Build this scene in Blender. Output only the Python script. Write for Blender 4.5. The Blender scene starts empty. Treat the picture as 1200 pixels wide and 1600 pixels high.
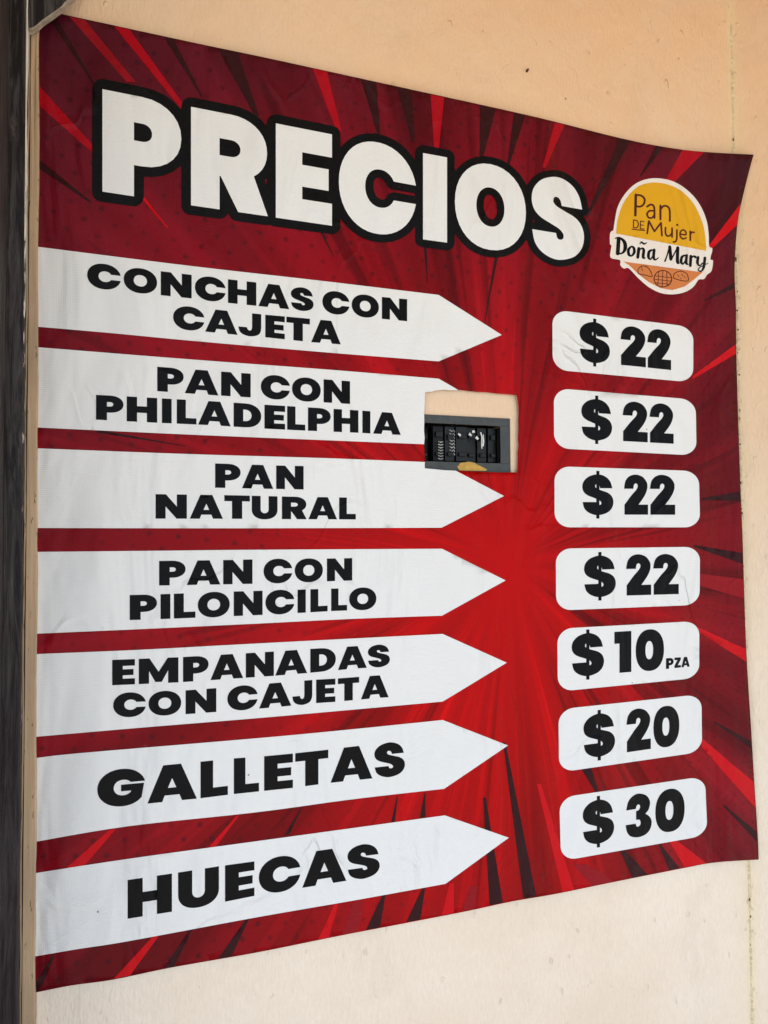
import bpy, bmesh, math, random
import numpy as np
from mathutils import Vector, Matrix
from mathutils.geometry import delaunay_2d_cdt

random.seed(7)
scene = bpy.context.scene
col = scene.collection

# ------------------------------------------------------------------ camera
F_PX = 1240.0                                    # focal length in pixels of the 1200 x 1600 photo
CX, CY = 600.0, 800.0
Xc = Vector((3457.0, -22.0, -F_PX)).normalized()          # the wall's horizontal, seen from the camera
Zc = Vector((-220.0, 36600.0, -F_PX)).normalized()        # the vertical, seen from the camera
Zc = (Zc - Xc * Zc.dot(Xc)).normalized()
Yc = Zc.cross(Xc)
ROT = Matrix((Xc, Yc, Zc))                        # camera axes -> world axes
CAM = Vector((0.0, -1.09, 1.55))
cam_data = bpy.data.cameras.new('camera')
cam_data.sensor_fit = 'VERTICAL'
cam_data.sensor_height = 36.0
cam_data.lens = F_PX / 1600.0 * 36.0
cam_data.clip_start = 0.01
cam_data.clip_end = 500
cam = bpy.data.objects.new('camera', cam_data)
cam.matrix_world = Matrix.Translation(CAM) @ ROT.to_4x4()
col.objects.link(cam)
scene.camera = cam

# ------------------------------------------------------------------ daylight
SUN_EL, SUN_AZ = math.radians(58), math.radians(-48)      # azimuth measured from -Y (in front of the wall) towards +X
to_sun = Vector((math.sin(SUN_AZ) * math.cos(SUN_EL), -math.cos(SUN_AZ) * math.cos(SUN_EL), math.sin(SUN_EL)))
world = bpy.data.worlds.new('World')
scene.world = world
world.use_nodes = True
wn = world.node_tree
sky = wn.nodes.new('ShaderNodeTexSky')
sky.sky_type = 'NISHITA'
sky.sun_disc = False
sky.sun_elevation = SUN_EL
sky.sun_rotation = math.atan2(to_sun.x, to_sun.y)
wn.links.new(sky.outputs[0], wn.nodes['Background'].inputs[0])
wn.nodes['Background'].inputs[1].default_value = 0.12
sun_data = bpy.data.lights.new('sun', 'SUN')
sun_data.energy = 4.0
sun_data.angle = math.radians(0.5)
sun_data.color = (1.0, 0.95, 0.88)
sun = bpy.data.objects.new('sun', sun_data)
sun.rotation_euler = to_sun.to_track_quat('Z', 'Y').to_euler()
col.objects.link(sun)
scene.view_settings.view_transform = 'Standard'
scene.view_settings.look = 'None'
scene.view_settings.exposure = 1.38
scene.view_settings.gamma = 1.0

# ------------------------------------------------------------------ geometry helpers
def W(px, py, y=0.0):
    """point of the plane at depth y in front of (minus) the wall, measured on the photograph"""
    d = ROT @ Vector(((px - CX) / F_PX, -(py - CY) / F_PX, -1.0))
    t = (y - CAM.y) / d.y
    return CAM + d * t

CORNER_X = W(1158.0, 800.0).x
SPLAY = math.radians(32)                          # the next wall face turns towards us by this much

def interp(pts, x):
    if x <= pts[0][0]:
        a, b = pts[0], pts[1]
    elif x >= pts[-1][0]:
        a, b = pts[-2], pts[-1]
    else:
        for a, b in zip(pts, pts[1:]):
            if a[0] <= x <= b[0]:
                break
    t = (x - a[0]) / (b[0] - a[0])
    return a[1] + (b[1] - a[1]) * t

def catmull(pts, n=10):
    out = []
    m = len(pts)
    for i in range(m - 1):
        p0, p1, p2, p3 = pts[max(i - 1, 0)], pts[i], pts[i + 1], pts[min(i + 2, m - 1)]
        for k in range(n):
            t = k / n
            q = []
            for c in range(2):
                q.append(0.5 * (2 * p1[c] + (p2[c] - p0[c]) * t + (2 * p0[c] - 5 * p1[c] + 4 * p2[c] - p3[c]) * t * t
                                + (3 * p1[c] - p0[c] - 3 * p2[c] + p3[c]) * t ** 3))
            out.append(tuple(q))
    out.append(tuple(pts[-1]))
    return out

RIGHT_EDGE = [(1177.5, 241.5), (1171, 265), (1160, 310), (1153, 345), (1149, 390), (1148, 430), (1150, 480), (1150.5, 544),
              (1153.5, 655), (1157, 760), (1160.6, 850), (1165.7, 1008), (1174, 1144), (1179, 1228), (1184, 1306), (1185.5, 1343)]
EDGE_BY_Y = [(y, x) for x, y in catmull(RIGHT_EDGE, 5)]

def side_depth(px, py):
    """how far in front of the wall this line of sight meets the side wall"""
    d = ROT @ Vector(((px - CX) / F_PX, -(py - CY) / F_PX, -1.0))
    tn = math.tan(SPLAY)                              # splayed face: y = -(x - CORNER_X) * tn
    t = (-(CAM.x - CORNER_X) * tn - CAM.y) / (d.y + d.x * tn)
    return max(0.0, -(CAM.y + d.y * t))

def lift(px, py):
    """how far the vinyl stands off the wall"""
    p = W(px, py)
    base = 0.0085 + 0.0016 * math.sin(7.3 * p.x + 1.7 * p.z + 0.6) + 0.0012 * math.sin(3.1 * p.z - 4.0 * p.x + 1.0)
    base += 0.0012 * math.sin(17.0 * p.x + 2.2 * p.z)
    gh = math.exp(-((px - 737) ** 2 + (py - 674) ** 2) / 170.0 ** 2)
    base = base * (1 - gh) + 0.0040 * gh
    ex = interp(EDGE_BY_Y, py)
    target = 0.013
    over = side_depth(ex, py)
    if over > 0:
        target = max(target, over + 0.004)
    t = (px - 935.0) / (ex - 935.0)
    t = min(max(t, 0.0), 1.15)
    s = min(max((px - 62.0) / 150.0, 0.0), 1.0)            # the left edge is held flat behind the batten
    base = 0.0065 * (1 - s) + base * s
    return base + max(0.0, target - base) * t ** 2.2

def P(px, py, layer=0.0):
    return W(px, py, -(lift(px, py) + layer))

LAYER = {'sheet': 0.0, 'ray': 0.00022, 'ray2': 0.00034, 'plate': 0.00055, 'ink': 0.0008, 'ink2': 0.00105}

def inside(poly, x, y):
    c = False
    j = len(poly) - 1
    for i in range(len(poly)):
        xi, yi = poly[i]
        xj, yj = poly[j]
        if (yi > y) != (yj > y) and x < (xj - xi) * (y - yi) / (yj - yi) + xi:
            c = not c
        j = i
    return c

def tessellate(shapes, step=12.0):
    """shapes: list of [outer, hole, ...] in picture units; returns verts2d, tris with inner points every `step`"""
    pts, edges = [], []
    xs = [p[0] for s in shapes for c in s for p in c]
    ys = [p[1] for s in shapes for c in s for p in c]
    for s in shapes:
        for c in s:
            n0 = len(pts)
            pts += [Vector(p) for p in c]
            edges += [(n0 + i, n0 + (i + 1) % len(c)) for i in range(len(c))]
    # grid points, and cuts of long edges come from grid lines
    def ins(x, y):
        for s in shapes:
            k = 0
            for c in s:
                if inside(c, x, y):
                    k += 1
            if k % 2:
                return True
        return False
    gx = math.floor(min(xs) / step) * step
    while gx <= max(xs):
        gy = math.floor(min(ys) / step) * step
        while gy <= max(ys):
            if ins(gx, gy):
                pts.append(Vector((gx, gy)))
            gy += step
        gx += step
    v, e, f, _, _, _ = delaunay_2d_cdt(pts, edges, [], 0, 1e-4)
    tris = []
    for t in f:
        cx = sum(v[i][0] for i in t) / 3
        cy = sum(v[i][1] for i in t) / 3
        if ins(cx, cy):
            tris.append(tuple(t))
    return v, tris

def dense(poly, step=12.0):
    """split long edges so that they can follow the relief"""
    out = []
    for a, b in zip(poly, poly[1:] + poly[:1]):
        n = max(1, int(math.hypot(b[0] - a[0], b[1] - a[1]) / step + 0.5))
        for k in range(n):
            out.append((a[0] + (b[0] - a[0]) * k / n, a[1] + (b[1] - a[1]) * k / n))
    return out

def link(name, me, mat, parent=None, smooth=True):
    if mat is not None:
        me.materials.append(mat)
    if smooth:
        for p in me.polygons:
            p.use_smooth = True
    o = bpy.data.objects.new(name, me)
    col.objects.link(o)
    if parent is not None:
        o.parent = parent
    return o

def mesh_obj(name, verts, faces, mat, parent=None, origin=None, smooth=True):
    me = bpy.data.meshes.new(name)
    if origin is not None:
        verts = [Vector(v) - origin for v in verts]
    me.from_pydata([tuple(v) for v in verts], [], [tuple(f) for f in faces])
    me.update()
    return link(name, me, mat, parent, smooth)

def printed(name, shapes, layer, mat, parent, step=12.0):
    """flat print: a film on the vinyl"""
    shapes = [[dense(c, step) for c in s] for s in shapes]
    v, tris = tessellate(shapes, step)
    verts = [P(p[0], p[1], LAYER[layer]) for p in v]
    faces = []
    for t in tris:
        a, b, c = (verts[i] for i in t)
        n = (b - a).cross(c - a)
        faces.append(t if n.y < 0 else t[::-1])
    return mesh_obj(name, verts, faces, mat, parent, ORIGIN)

def box(bm, x0, x1, y0, y1, z0, z1, bevel=0.0):
    r = bmesh.ops.create_cube(bm, size=1.0)
    for v in r['verts']:
        v.co = Vector((x0 + (v.co.x + .5) * (x1 - x0), y0 + (v.co.y + .5) * (y1 - y0), z0 + (v.co.z + .5) * (z1 - z0)))
    if bevel:
        es = list({e for v in r['verts'] for e in v.link_edges})
        bmesh.ops.bevel(bm, geom=es, offset=bevel, segments=2, affect='EDGES', profile=0.6)

def bm_obj(name, bm, mat, parent=None, origin=None, smooth=False):
    if origin is not None:
        bmesh.ops.translate(bm, verts=bm.verts, vec=-origin)
    bmesh.ops.recalc_face_normals(bm, faces=bm.faces)
    me = bpy.data.meshes.new(name)
    bm.to_mesh(me)
    bm.free()
    return link(name, me, mat, parent, smooth)

def thing(name, label, cat, loc):
    o = bpy.data.objects.new(name, None)
    o.empty_display_size = 0.05
    o.location = loc
    o['label'] = label
    o['category'] = cat
    col.objects.link(o)
    return o

# ------------------------------------------------------------------ materials
class NT:
    def __init__(self, name, rough=0.5, spec=0.5):
        self.m = bpy.data.materials.new(name)
        self.m.use_nodes = True
        self.t = self.m.node_tree
        self.b = self.t.nodes['Principled BSDF']
        self.b.inputs['Roughness'].default_value = rough
        self.b.inputs['Specular IOR Level'].default_value = spec
        self.tc = self.t.nodes.new('ShaderNodeTexCoord')
        self.co = self.tc.outputs['Object']
    def n(self, kind, **kw):
        x = self.t.nodes.new(kind)
        for k, v in kw.items():
            setattr(x, k, v)
        return x
    def l(self, a, b):
        self.t.links.new(a, b)
    def scale(self, s, off=(0, 0, 0)):
        mp = self.n('ShaderNodeMapping')
        mp.inputs['Scale'].default_value = s
        mp.inputs['Location'].default_value = off
        self.l(self.co, mp.inputs[0])
        return mp.outputs[0]
    def noise(self, vec, scale, detail=4, rough=0.55, dist=0.0):
        x = self.n('ShaderNodeTexNoise')
        self.l(vec, x.inputs['Vector'])
        x.inputs['Scale'].default_value = scale
        x.inputs['Detail'].default_value = detail
        x.inputs['Roughness'].default_value = rough
        x.inputs['Distortion'].default_value = dist
        return x.outputs['Fac']
    def ramp(self, fac, stops, interp_='LINEAR'):
        r = self.n('ShaderNodeValToRGB')
        r.color_ramp.interpolation = interp_
        while len(r.color_ramp.elements) < len(stops):
            r.color_ramp.elements.new(0.5)
        for e, (p, c) in zip(r.color_ramp.elements, stops):
            e.position = p
            e.color = (c, c, c, 1) if isinstance(c, (int, float)) else (*c, 1)
        self.l(fac, r.inputs[0])
        return r.outputs[0]
    def mix(self, fac, a, b, mode='MIX'):
        x = self.n('ShaderNodeMix', data_type='RGBA', blend_type=mode)
        for s, v in ((x.inputs[0], fac), (x.inputs[6], a), (x.inputs[7], b)):
            if isinstance(v, (int, float)):
                s.default_value = v
            elif isinstance(v, tuple):
                s.default_value = (*v, 1)
            else:
                self.l(v, s)
        return x.outputs[2]
    def math(self, op, a, b=None, c=None, clamp=False):
        x = self.n('ShaderNodeMath', operation=op, use_clamp=clamp)
        for s, v in zip(x.inputs, (a, b, c)):
            if v is None:
                continue
            if isinstance(v, (int, float)):
                s.default_value = v
            else:
                self.l(v, s)
        return x.outputs[0]
    def color(self, c):
        if isinstance(c, tuple):
            self.b.inputs['Base Color'].default_value = (*c, 1)
        else:
            self.l(c, self.b.inputs['Base Color'])
    def bump(self, h, strength, dist, prev=None):
        x = self.n('ShaderNodeBump')
        x.inputs['Strength'].default_value = strength
        x.inputs['Distance'].default_value = dist
        self.l(h, x.inputs['Height'])
        if prev is not None:
            self.l(prev, x.inputs['Normal'])
        self.l(x.outputs[0], self.b.inputs['Normal'])
        return x.outputs[0]
    def xyz(self):
        s = self.n('ShaderNodeSeparateXYZ')
        self.l(self.co, s.inputs[0])
        return s.outputs

def vinyl_relief(N):
    """creases, drape and the woven scrim of a printed tarpaulin"""
    folds = N.noise(N.scale((1.0, 1.0, 0.28)), 9.0, 3, 0.5, 0.6)
    n1 = N.bump(folds, 0.9, 0.028)
    crease = N.noise(N.scale((1.0, 1.0, 0.75), (3.1, 0, 1.7)), 9.0, 2, 0.5, 0.9)
    cr = N.ramp(crease, [(0.46, 0.0), (0.50, 1.0), (0.56, 0.0)])
    patch = N.ramp(N.noise(N.scale((1, 1, 1), (7, 2, 4)), 5.0, 2, 0.5), [(0.5, 0.0), (0.68, 1.0)])
    n2 = N.bump(N.math('MULTIPLY', cr, patch), 0.6, 0.0040, n1)
    x, y, z = N.xyz()
    sx = N.math('SINE', N.math('MULTIPLY', x, 2 * math.pi / 0.0021))
    sz = N.math('SINE', N.math('MULTIPLY', z, 2 * math.pi / 0.0026))
    weave = N.math('ADD', N.math('MULTIPLY', sx, 0.5), sz)
    N.bump(weave, 0.5, 0.00014, n2)

def dirt(N, base, amount=0.5, tint=(0.45, 0.40, 0.33)):
    """grime film, specks and scuffs"""
    broad = N.ramp(N.noise(N.scale((1, 1, 0.6)), 3.2, 5, 0.6), [(0.42, 0.0), (0.75, 1.0)])
    c = N.mix(N.math('MULTIPLY', broad, 0.10 * amount), base, tint)
    specks = N.n('ShaderNodeTexVoronoi', feature='F1')
    N.l(N.scale((1, 1, 1)), specks.inputs['Vector'])
    specks.inputs['Scale'].default_value = 26.0
    near = N.math('LESS_THAN', specks.outputs['Distance'], 0.036)
    sep = N.n('ShaderNodeSeparateColor')
    N.l(specks.outputs['Color'], sep.inputs[0])
    keep = N.math('LESS_THAN', sep.outputs[0], 0.15)
    c = N.mix(N.math('MULTIPLY', N.math('MULTIPLY', near, keep), 0.7), c, (0.10, 0.075, 0.05))
    sc = N.noise(N.scale((20, 1, 110), (2, 0, 5)), 1.0, 3, 0.7, 0.5)
    lines = N.ramp(sc, [(0.70, 0.0), (0.76, 1.0)])
    sp = N.ramp(N.noise(N.scale((1, 1, 1), (9, 9, 2)), 7.0, 2, 0.5), [(0.54, 0.0), (0.62, 1.0)])
    c = N.mix(N.math('MULTIPLY', N.math('MULTIPLY', lines, sp), 0.5), c, (0.22, 0.20, 0.17))
    return c

def film(name, c, rough=0.42, amount=0.5, tint=(0.45, 0.40, 0.33)):
    N = NT(name, rough * 0.85, 0.10)
    N.color(dirt(N, c, amount, tint))
    vinyl_relief(N)
    return N.m

ORIGIN = W(600, 1500, -0.01)                       # base of the banner
WHITE = film('white_print', (0.77, 0.775, 0.75), 0.40, 0.8)
BLACK = film('black_print', (0.0025, 0.0025, 0.003), 0.34, 0.03, (0.08, 0.07, 0.06))
OUTLINE = film('title_outline_print', (0.0035, 0.0035, 0.004), 0.36, 0.04, (0.08, 0.07, 0.06))
DARK_RAY = film('dark_ray_print', (0.030, 0.005, 0.007), 0.38, 0.3, (0.2, 0.05, 0.05))
MID_RAY = film('dim_red_ray_print', (0.26, 0.005, 0.011), 0.38, 0.3, (0.3, 0.06, 0.05))
BRIGHT_RAY = film('bright_red_ray_print', (0.54, 0.002, 0.007), 0.38, 0.3, (0.4, 0.1, 0.08))
DEEP_RAY = film('deep_red_ray_print', (0.36, 0.002, 0.010), 0.38, 0.3, (0.4, 0.1, 0.08))
YELLOW = film('mustard_print', (0.71, 0.37, 0.014), 0.38, 0.3)
ORANGE = film('terracotta_print', (0.60, 0.20, 0.06), 0.38, 0.3)
MAROON = film('maroon_print', (0.085, 0.012, 0.010), 0.38, 0.1)
CREAM_FILM = film('cream_print', (0.80, 0.74, 0.66), 0.38, 0.3)
EDGE_WHITE = NT('cut_vinyl_edge', 0.6, 0.3)
EDGE_WHITE.color((0.78, 0.74, 0.66))
EDGE_WHITE = EDGE_WHITE.m

def red_vinyl():
    N = NT('red_sunburst_print', 0.31, 0.09)
    x, y, z = N.xyz()
    c = W(795, 880, -0.01) - ORIGIN
    dx = N.math('SUBTRACT', x, c.x)
    dz = N.math('SUBTRACT', z, c.z)
    dzl = N.math('ADD', N.math('MULTIPLY', N.math('MAXIMUM', dz, 0.0), 1.08), N.math('MULTIPLY', N.math('MINIMUM', dz, 0.0), 0.55))
    dxl = N.math('ADD', N.math('MULTIPLY', N.math('MAXIMUM', dx, 0.0), 1.35), N.math('MULTIPLY', N.math('MINIMUM', dx, 0.0), 0.88))
    r = N.math('SQRT', N.math('ADD', N.math('MULTIPLY', dxl, dxl), N.math('MULTIPLY', dzl, dzl)))
    ang = N.math('ARCTAN2', dz, dx)
    # printed gradient: bright scarlet heart fading to maroon
    base = N.ramp(N.math('MULTIPLY', r, 1.0), [(0.0, (0.47, 0.0004, 0.0005)), (0.18, (0.40, 0.0006, 0.001)),
                                               (0.42, (0.24, 0.002, 0.005)), (0.62, (0.18, 0.003, 0.009)), (0.84, (0.085, 0.005, 0.012)), (1.0, (0.060, 0.006, 0.014))])
    # broad and narrow printed beams
    cmb = N.n('ShaderNodeCombineXYZ')
    N.l(N.math('COSINE', ang), cmb.inputs[0])
    N.l(N.math('SINE', ang), cmb.inputs[1])
    N.l(N.math('MULTIPLY', r, 0.10), cmb.inputs[2])
    beams = N.noise(cmb.outputs[0], 5.0, 2, 0.55)
    fine = N.noise(cmb.outputs[0], 17.0, 2, 0.6)
    amt = N.ramp(r, [(0.02, 0.0), (0.22, 1.0)])
    b1 = N.ramp(beams, [(0.34, 0.60), (0.46, 0.92), (0.53, 1.0), (0.61, 1.32), (0.68, 1.18)])
    b = N.mix(amt, (1, 1, 1), b1)
    base = N.mix(1.0, base, b, 'MULTIPLY')
    f1 = N.ramp(fine, [(0.30, 0.25), (0.385, 0.62), (0.41, 1.0), (0.60, 1.0), (0.66, 1.38)])
    fa = N.ramp(r, [(0.05, 0.0), (0.16, 0.75), (0.5, 0.55)])
    base = N.mix(1.0, base, N.mix(fa, (1, 1, 1), f1), 'MULTIPLY')
    # halftone dots on a slanted lattice
    def dots(pitch, rad, a):
        u = N.math('ADD', N.math('MULTIPLY', x, math.cos(a) / pitch), N.math('MULTIPLY', z, math.sin(a) / pitch))
        v = N.math('ADD', N.math('MULTIPLY', x, -math.sin(a) / pitch), N.math('MULTIPLY', z, math.cos(a) / pitch))
        fu = N.math('SUBTRACT', N.math('FRACT', u), 0.5)
        fv = N.math('SUBTRACT', N.math('FRACT', v), 0.5)
        d = N.math('SQRT', N.math('ADD', N.math('MULTIPLY', fu, fu), N.math('MULTIPLY', fv, fv)))
        m = N.n('ShaderNodeMapRange', interpolation_type='SMOOTHSTEP')
        N.l(d, m.inputs[0])
        m.inputs[1].default_value = rad * 0.5
        m.inputs[2].default_value = rad * 1.35
        m.inputs[3].default_value = 1.0
        m.inputs[4].default_value = 0.0
        return m.outputs[0]
    dl = dots(0.0265, 0.14, math.radians(38))
    dr = dots(0.0170, 0.13, math.radians(3))
    xr = (W(960, 800) - ORIGIN).x
    right = N.math('GREATER_THAN', x, xr)
    d = N.math('ADD', N.math('MULTIPLY', dr, right), N.math('MULTIPLY', dl, N.math('SUBTRACT', 1.0, right)))
    fade = N.ramp(r, [(0.16, 0.0), (0.42, 1.0)])
    vary = N.ramp(N.noise(N.scale((1, 1, 1)), 14, 2), [(0.35, 0.25), (0.6, 1.0)])
    d = N.math('MULTIPLY', N.math('MULTIPLY', d, fade), vary)
    base = N.mix(N.math('MULTIPLY', d, 0.55), base, (0.028, 0.004, 0.008))
    N.color(dirt(N, base, 0.2, (0.30, 0.04, 0.04)))
    vinyl_relief(N)
    return N.m
RED = red_vinyl()

def plaster(name, seed, joint=None):
    N = NT(name, 0.62, 0.35)
    x, y, z = N.xyz()
    blot = N.noise(N.scale((1, 1, 1), (seed, 3, 1)), 2.6, 6, 0.62, 0.4)
    # colour grades with height: yellower above, paler below, blurred by noise
    tone_height = N.math('ADD', z, N.math('MULTIPLY', N.noise(N.scale((1, 1, 0.5), (seed, 1, 1)), 1.7, 4, 0.6), 0.9))
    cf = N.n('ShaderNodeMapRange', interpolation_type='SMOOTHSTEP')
    N.l(tone_height, cf.inputs[0])
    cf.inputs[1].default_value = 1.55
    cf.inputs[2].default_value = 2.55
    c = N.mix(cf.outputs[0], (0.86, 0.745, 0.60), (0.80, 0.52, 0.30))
    c = N.mix(N.ramp(blot, [(0.38, 0.0), (0.66, 0.55)]), c, (0.76, 0.60, 0.43))
    brush = N.noise(N.scale((1.0, 1.0, 0.22), (seed, 0, 0)), 300, 3, 0.6, 0.3)
    c = N.mix(N.ramp(brush, [(0.40, 0.15), (0.60, 0.0)]), c, (0.62, 0.49, 0.35))
    grime = N.ramp(N.noise(N.scale((1, 1, 0.35), (seed * 2, 0, 3)), 8.0, 7, 0.68), [(0.56, 0.0), (0.78, 1.0)])
    c = N.mix(N.math('MULTIPLY', grime, 0.28), c, (0.46, 0.37, 0.27))
    vor = N.n('ShaderNodeTexVoronoi', feature='F1')
    N.l(N.scale((1, 1, 1), (seed, seed, 0)), vor.inputs['Vector'])
    vor.inputs['Scale'].default_value = 17.0
    near = N.math('LESS_THAN', vor.outputs['Distance'], 0.035)
    sep = N.n('ShaderNodeSeparateColor')
    N.l(vor.outputs['Color'], sep.inputs[0])
    keep = N.math('LESS_THAN', sep.outputs[0], 0.15)
    c = N.mix(N.math('MULTIPLY', N.math('MULTIPLY', near, keep), 0.7), c, (0.14, 0.10, 0.06))
    if joint is not None:
        # paint has yellowed, cracked and pitted along the inner corner
        dist = N.math('ABSOLUTE', N.math('SUBTRACT', x, joint)) if name == 'wall_plaster' else N.math('ABSOLUTE', x)
        band = N.ramp(dist, [(0.0, 1.0), (0.004, 0.8), (0.012, 0.25), (0.04, 0.0)])
        c = N.mix(N.math('MULTIPLY', band, 0.55), c, (0.80, 0.66, 0.38))
        pits = N.ramp(N.noise(N.scale((120, 120, 60), (1, 1, 9)), 1.0, 3, 0.7), [(0.58, 0.0), (0.64, 1.0)])
        tight = N.ramp(dist, [(0.0, 1.0), (0.004, 1.0), (0.007, 0.0)])
        c = N.mix(N.math('MULTIPLY', N.math('MULTIPLY', pits, tight), 0.4), c, (0.28, 0.19, 0.09))
    N.color(c)
    n1 = N.bump(brush, 0.7, 0.0016)
    lumps = N.noise(N.scale((1, 1, 0.7)), 34, 5, 0.62, 0.5)
    n2 = N.bump(lumps, 0.5, 0.006, n1)
    wave = N.noise(N.scale((1, 1, 1)), 5, 3, 0.5)
    n3 = N.bump(wave, 0.5, 0.025, n2)
    blob = N.ramp(N.noise(N.scale((1, 1, 0.6), (4, 4, seed)), 60, 2, 0.5, 0.15), [(0.68, 0.0), (0.78, 1.0)])
    N.bump(blob, 0.8, 0.003, n3)
    return N.m

def black_paint():
    N = NT('worn_black_paint', 0.5, 0.2)
    x, y, z = N.xyz()
    streak = N.noise(N.scale((90, 90, 7)), 1.0, 7, 0.72, 0.8)
    c = N.mix(N.ramp(streak, [(0.44, 0.0), (0.80, 1.0)]), (0.014, 0.012, 0.012), (0.19, 0.175, 0.16))
    tone = N.ramp(N.noise(N.scale((3, 3, 1.3), (2, 0, 6)), 1.5, 3), [(0.38, 0.0), (0.62, 1.0)])
    low = N.math('ADD', N.math('MULTIPLY', z, -0.9), 1.75, clamp=True)
    c = N.mix(N.math('MAXIMUM', N.math('MULTIPLY', tone, 0.6), N.math('MULTIPLY', low, 0.75)), c, (0.030, 0.018, 0.021))
    scr = N.ramp(N.noise(N.scale((55, 55, 9), (8, 1, 1)), 1.0, 5, 0.7, 1.0), [(0.64, 0.0), (0.74, 1.0)])
    c = N.mix(N.math('MULTIPLY', scr, 0.5), c, (0.17, 0.135, 0.11))
    N.color(c)
    n1 = N.bump(streak, 0.7, 0.002)
    N.bump(scr, 0.5, 0.0006, n1)
    return N.m

def chipped_edge():
    N = NT('chipped_paint_edge', 0.6, 0.3)
    chips = N.noise(N.scale((90, 90, 26), (3, 0, 2)), 1.0, 5, 0.7, 0.6)
    big = N.noise(N.scale((2, 2, 2.6), (5, 0, 1)), 1.0, 3)
    x, y, z = N.xyz()
    up = N.math('MULTIPLY', N.math('SUBTRACT', z, 1.72), -0.28)
    f = N.ramp(N.math('ADD', N.math('ADD', N.math('MULTIPLY', chips, 0.6), N.math('MULTIPLY', big, 0.5)), up), [(0.50, 1.0), (0.58, 0.0)])
    N.color(N.mix(f, (0.05, 0.04, 0.035), (0.84, 0.76, 0.62)))
    N.bump(chips, 0.5, 0.0006)
    return N.m

def old_wood(name, a, b, dark=(0.10, 0.065, 0.035)):
    N = NT(name, 0.66, 0.3)
    g = N.noise(N.scale((150, 150, 5)), 1.0, 6, 0.65, 0.9)
    c = N.mix(N.ramp(g, [(0.35, 0.0), (0.68, 1.0)]), a, b)
    w = N.noise(N.scale((8, 8, 3), (1, 0, 3)), 1.0, 4, 0.6)
    c = N.mix(N.ramp(w, [(0.42, 0.0), (0.70, 0.6)]), c, (0.22, 0.17, 0.12))
    s = N.ramp(N.noise(N.scale((170, 170, 60), (4, 2, 2)), 1.0, 3, 0.6), [(0.63, 0.0), (0.69, 1.0)])
    c = N.mix(N.math('MULTIPLY', s, 0.8), c, dark)
    line = N.ramp(N.noise(N.scale((260, 260, 2.2), (0, 1, 1)), 1.0, 3, 0.5, 0.4), [(0.63, 0.0), (0.70, 1.0)])
    c = N.mix(N.math('MULTIPLY', line, 0.55), c, dark)
    N.color(c)
    N.bump(g, 0.5, 0.0014)
    return N.m

def plain(name, c, rough=0.5, spec=0.5, var=0.25, scale=40):
    N = NT(name, rough, spec)
    f = N.noise(N.scale((1, 1, 1)), scale, 5, 0.6)
    N.color(N.mix(N.ramp(f, [(0.35, 0.0), (0.7, 1.0)]), c, tuple(v * (1 - var) for v in c)))
    N.bump(f, 0.2, 0.0006)
    return N.m

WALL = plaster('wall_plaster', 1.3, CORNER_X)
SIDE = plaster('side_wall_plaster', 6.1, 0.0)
PAINT = black_paint()
CHIP = chipped_edge()
WOOD = old_wood('tan_weathered_wood', (0.46, 0.31, 0.18), (0.62, 0.44, 0.27))
WOOD_GREY = old_wood('grey_brown_wood', (0.25, 0.185, 0.12), (0.46, 0.34, 0.20))
GREY = plain('grey_enamel', (0.062, 0.070, 0.068), 0.45, 0.3, 0.3, 60)
DARK = plain('black_bakelite', (0.005, 0.005, 0.005), 0.30, 0.2, 0.4, 80)
DARK2 = plain('dusty_black_plastic', (0.007, 0.007, 0.0065), 0.35, 0.3, 0.5, 120)
MARK = plain('white_marker_paint', (0.72, 0.72, 0.66), 0.6, 0.3, 0.3, 200)
OCHRE = plain('ochre_paint', (0.56, 0.33, 0.055), 0.5, 0.4, 0.3, 120)
GROUND = plain('dusty_concrete', (0.44, 0.42, 0.39), 0.85, 0.2, 0.35, 3)
TINT_ROOF = plain('warm_tint_roof', (0.58, 0.36, 0.13), 0.7, 0.3, 0.25, 4)  # orange chosen to tint the light on the upper wall

# ------------------------------------------------------------------ the setting
def struct(o):
    o['kind'] = 'structure'
    return o

g = 200.0
struct(mesh_obj('ground', [(-g, -g, 0), (g, -g, 0), (g, g, 0), (-g, g, 0)], [(0, 1, 2, 3)], GROUND, smooth=False))

# the panel's recess in the wall
RX0, RX1 = W(652, 700).x, W(796, 700).x
RZ0, RZ1 = W(720, 742).z, W(720, 656).z
def wall_mesh():
    x0, x1, z0, z1 = -1.6, CORNER_X, 0.0, 2.59
    xs = [x0, RX0, RX1, x1]
    zs = [z0, RZ0, RZ1, z1]
    verts, faces = [], []
    for z in zs:
        for x in xs:
            verts.append((x, 0.0, z))
    for j in range(3):
        for i in range(3):
            if i == 1 and j == 1:
                continue
            a = j * 4 + i
            faces.append((a, a + 1, a + 5, a + 4))
    n = len(verts)                                       # recess sides, 6 cm deep
    for (x, z) in ((RX0, RZ0), (RX1, RZ0), (RX1, RZ1), (RX0, RZ1)):
        verts.append((x, 0.06, z))
    f = [5, 6, 10, 9]
    for k in range(4):
        faces.append((f[k], n + k, n + (k + 1) % 4, f[(k + 1) % 4]))
    faces.append((n, n + 1, n + 2, n + 3))
    m = len(verts)
    for (x, z) in ((x0, z0), (x1, z0), (x1, z1), (x0, z1)):
        verts.append((x, 0.15, z))
    c = [0, 3, 15, 12]
    for k in range(4):
        faces.append((c[k], m + k, m + (k + 1) % 4, c[(k + 1) % 4]))
    faces.append((m, m + 3, m + 2, m + 1))
    return verts, faces
v, f = wall_mesh()
struct(mesh_obj('wall', v, f, WALL, smooth=False))
bm = bmesh.new()
box(bm, 0.0, 0.75, 0.0, 0.14, 0.0, 2.59)
sw_ = struct(bm_obj('side_wall', bm, SIDE))
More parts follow.
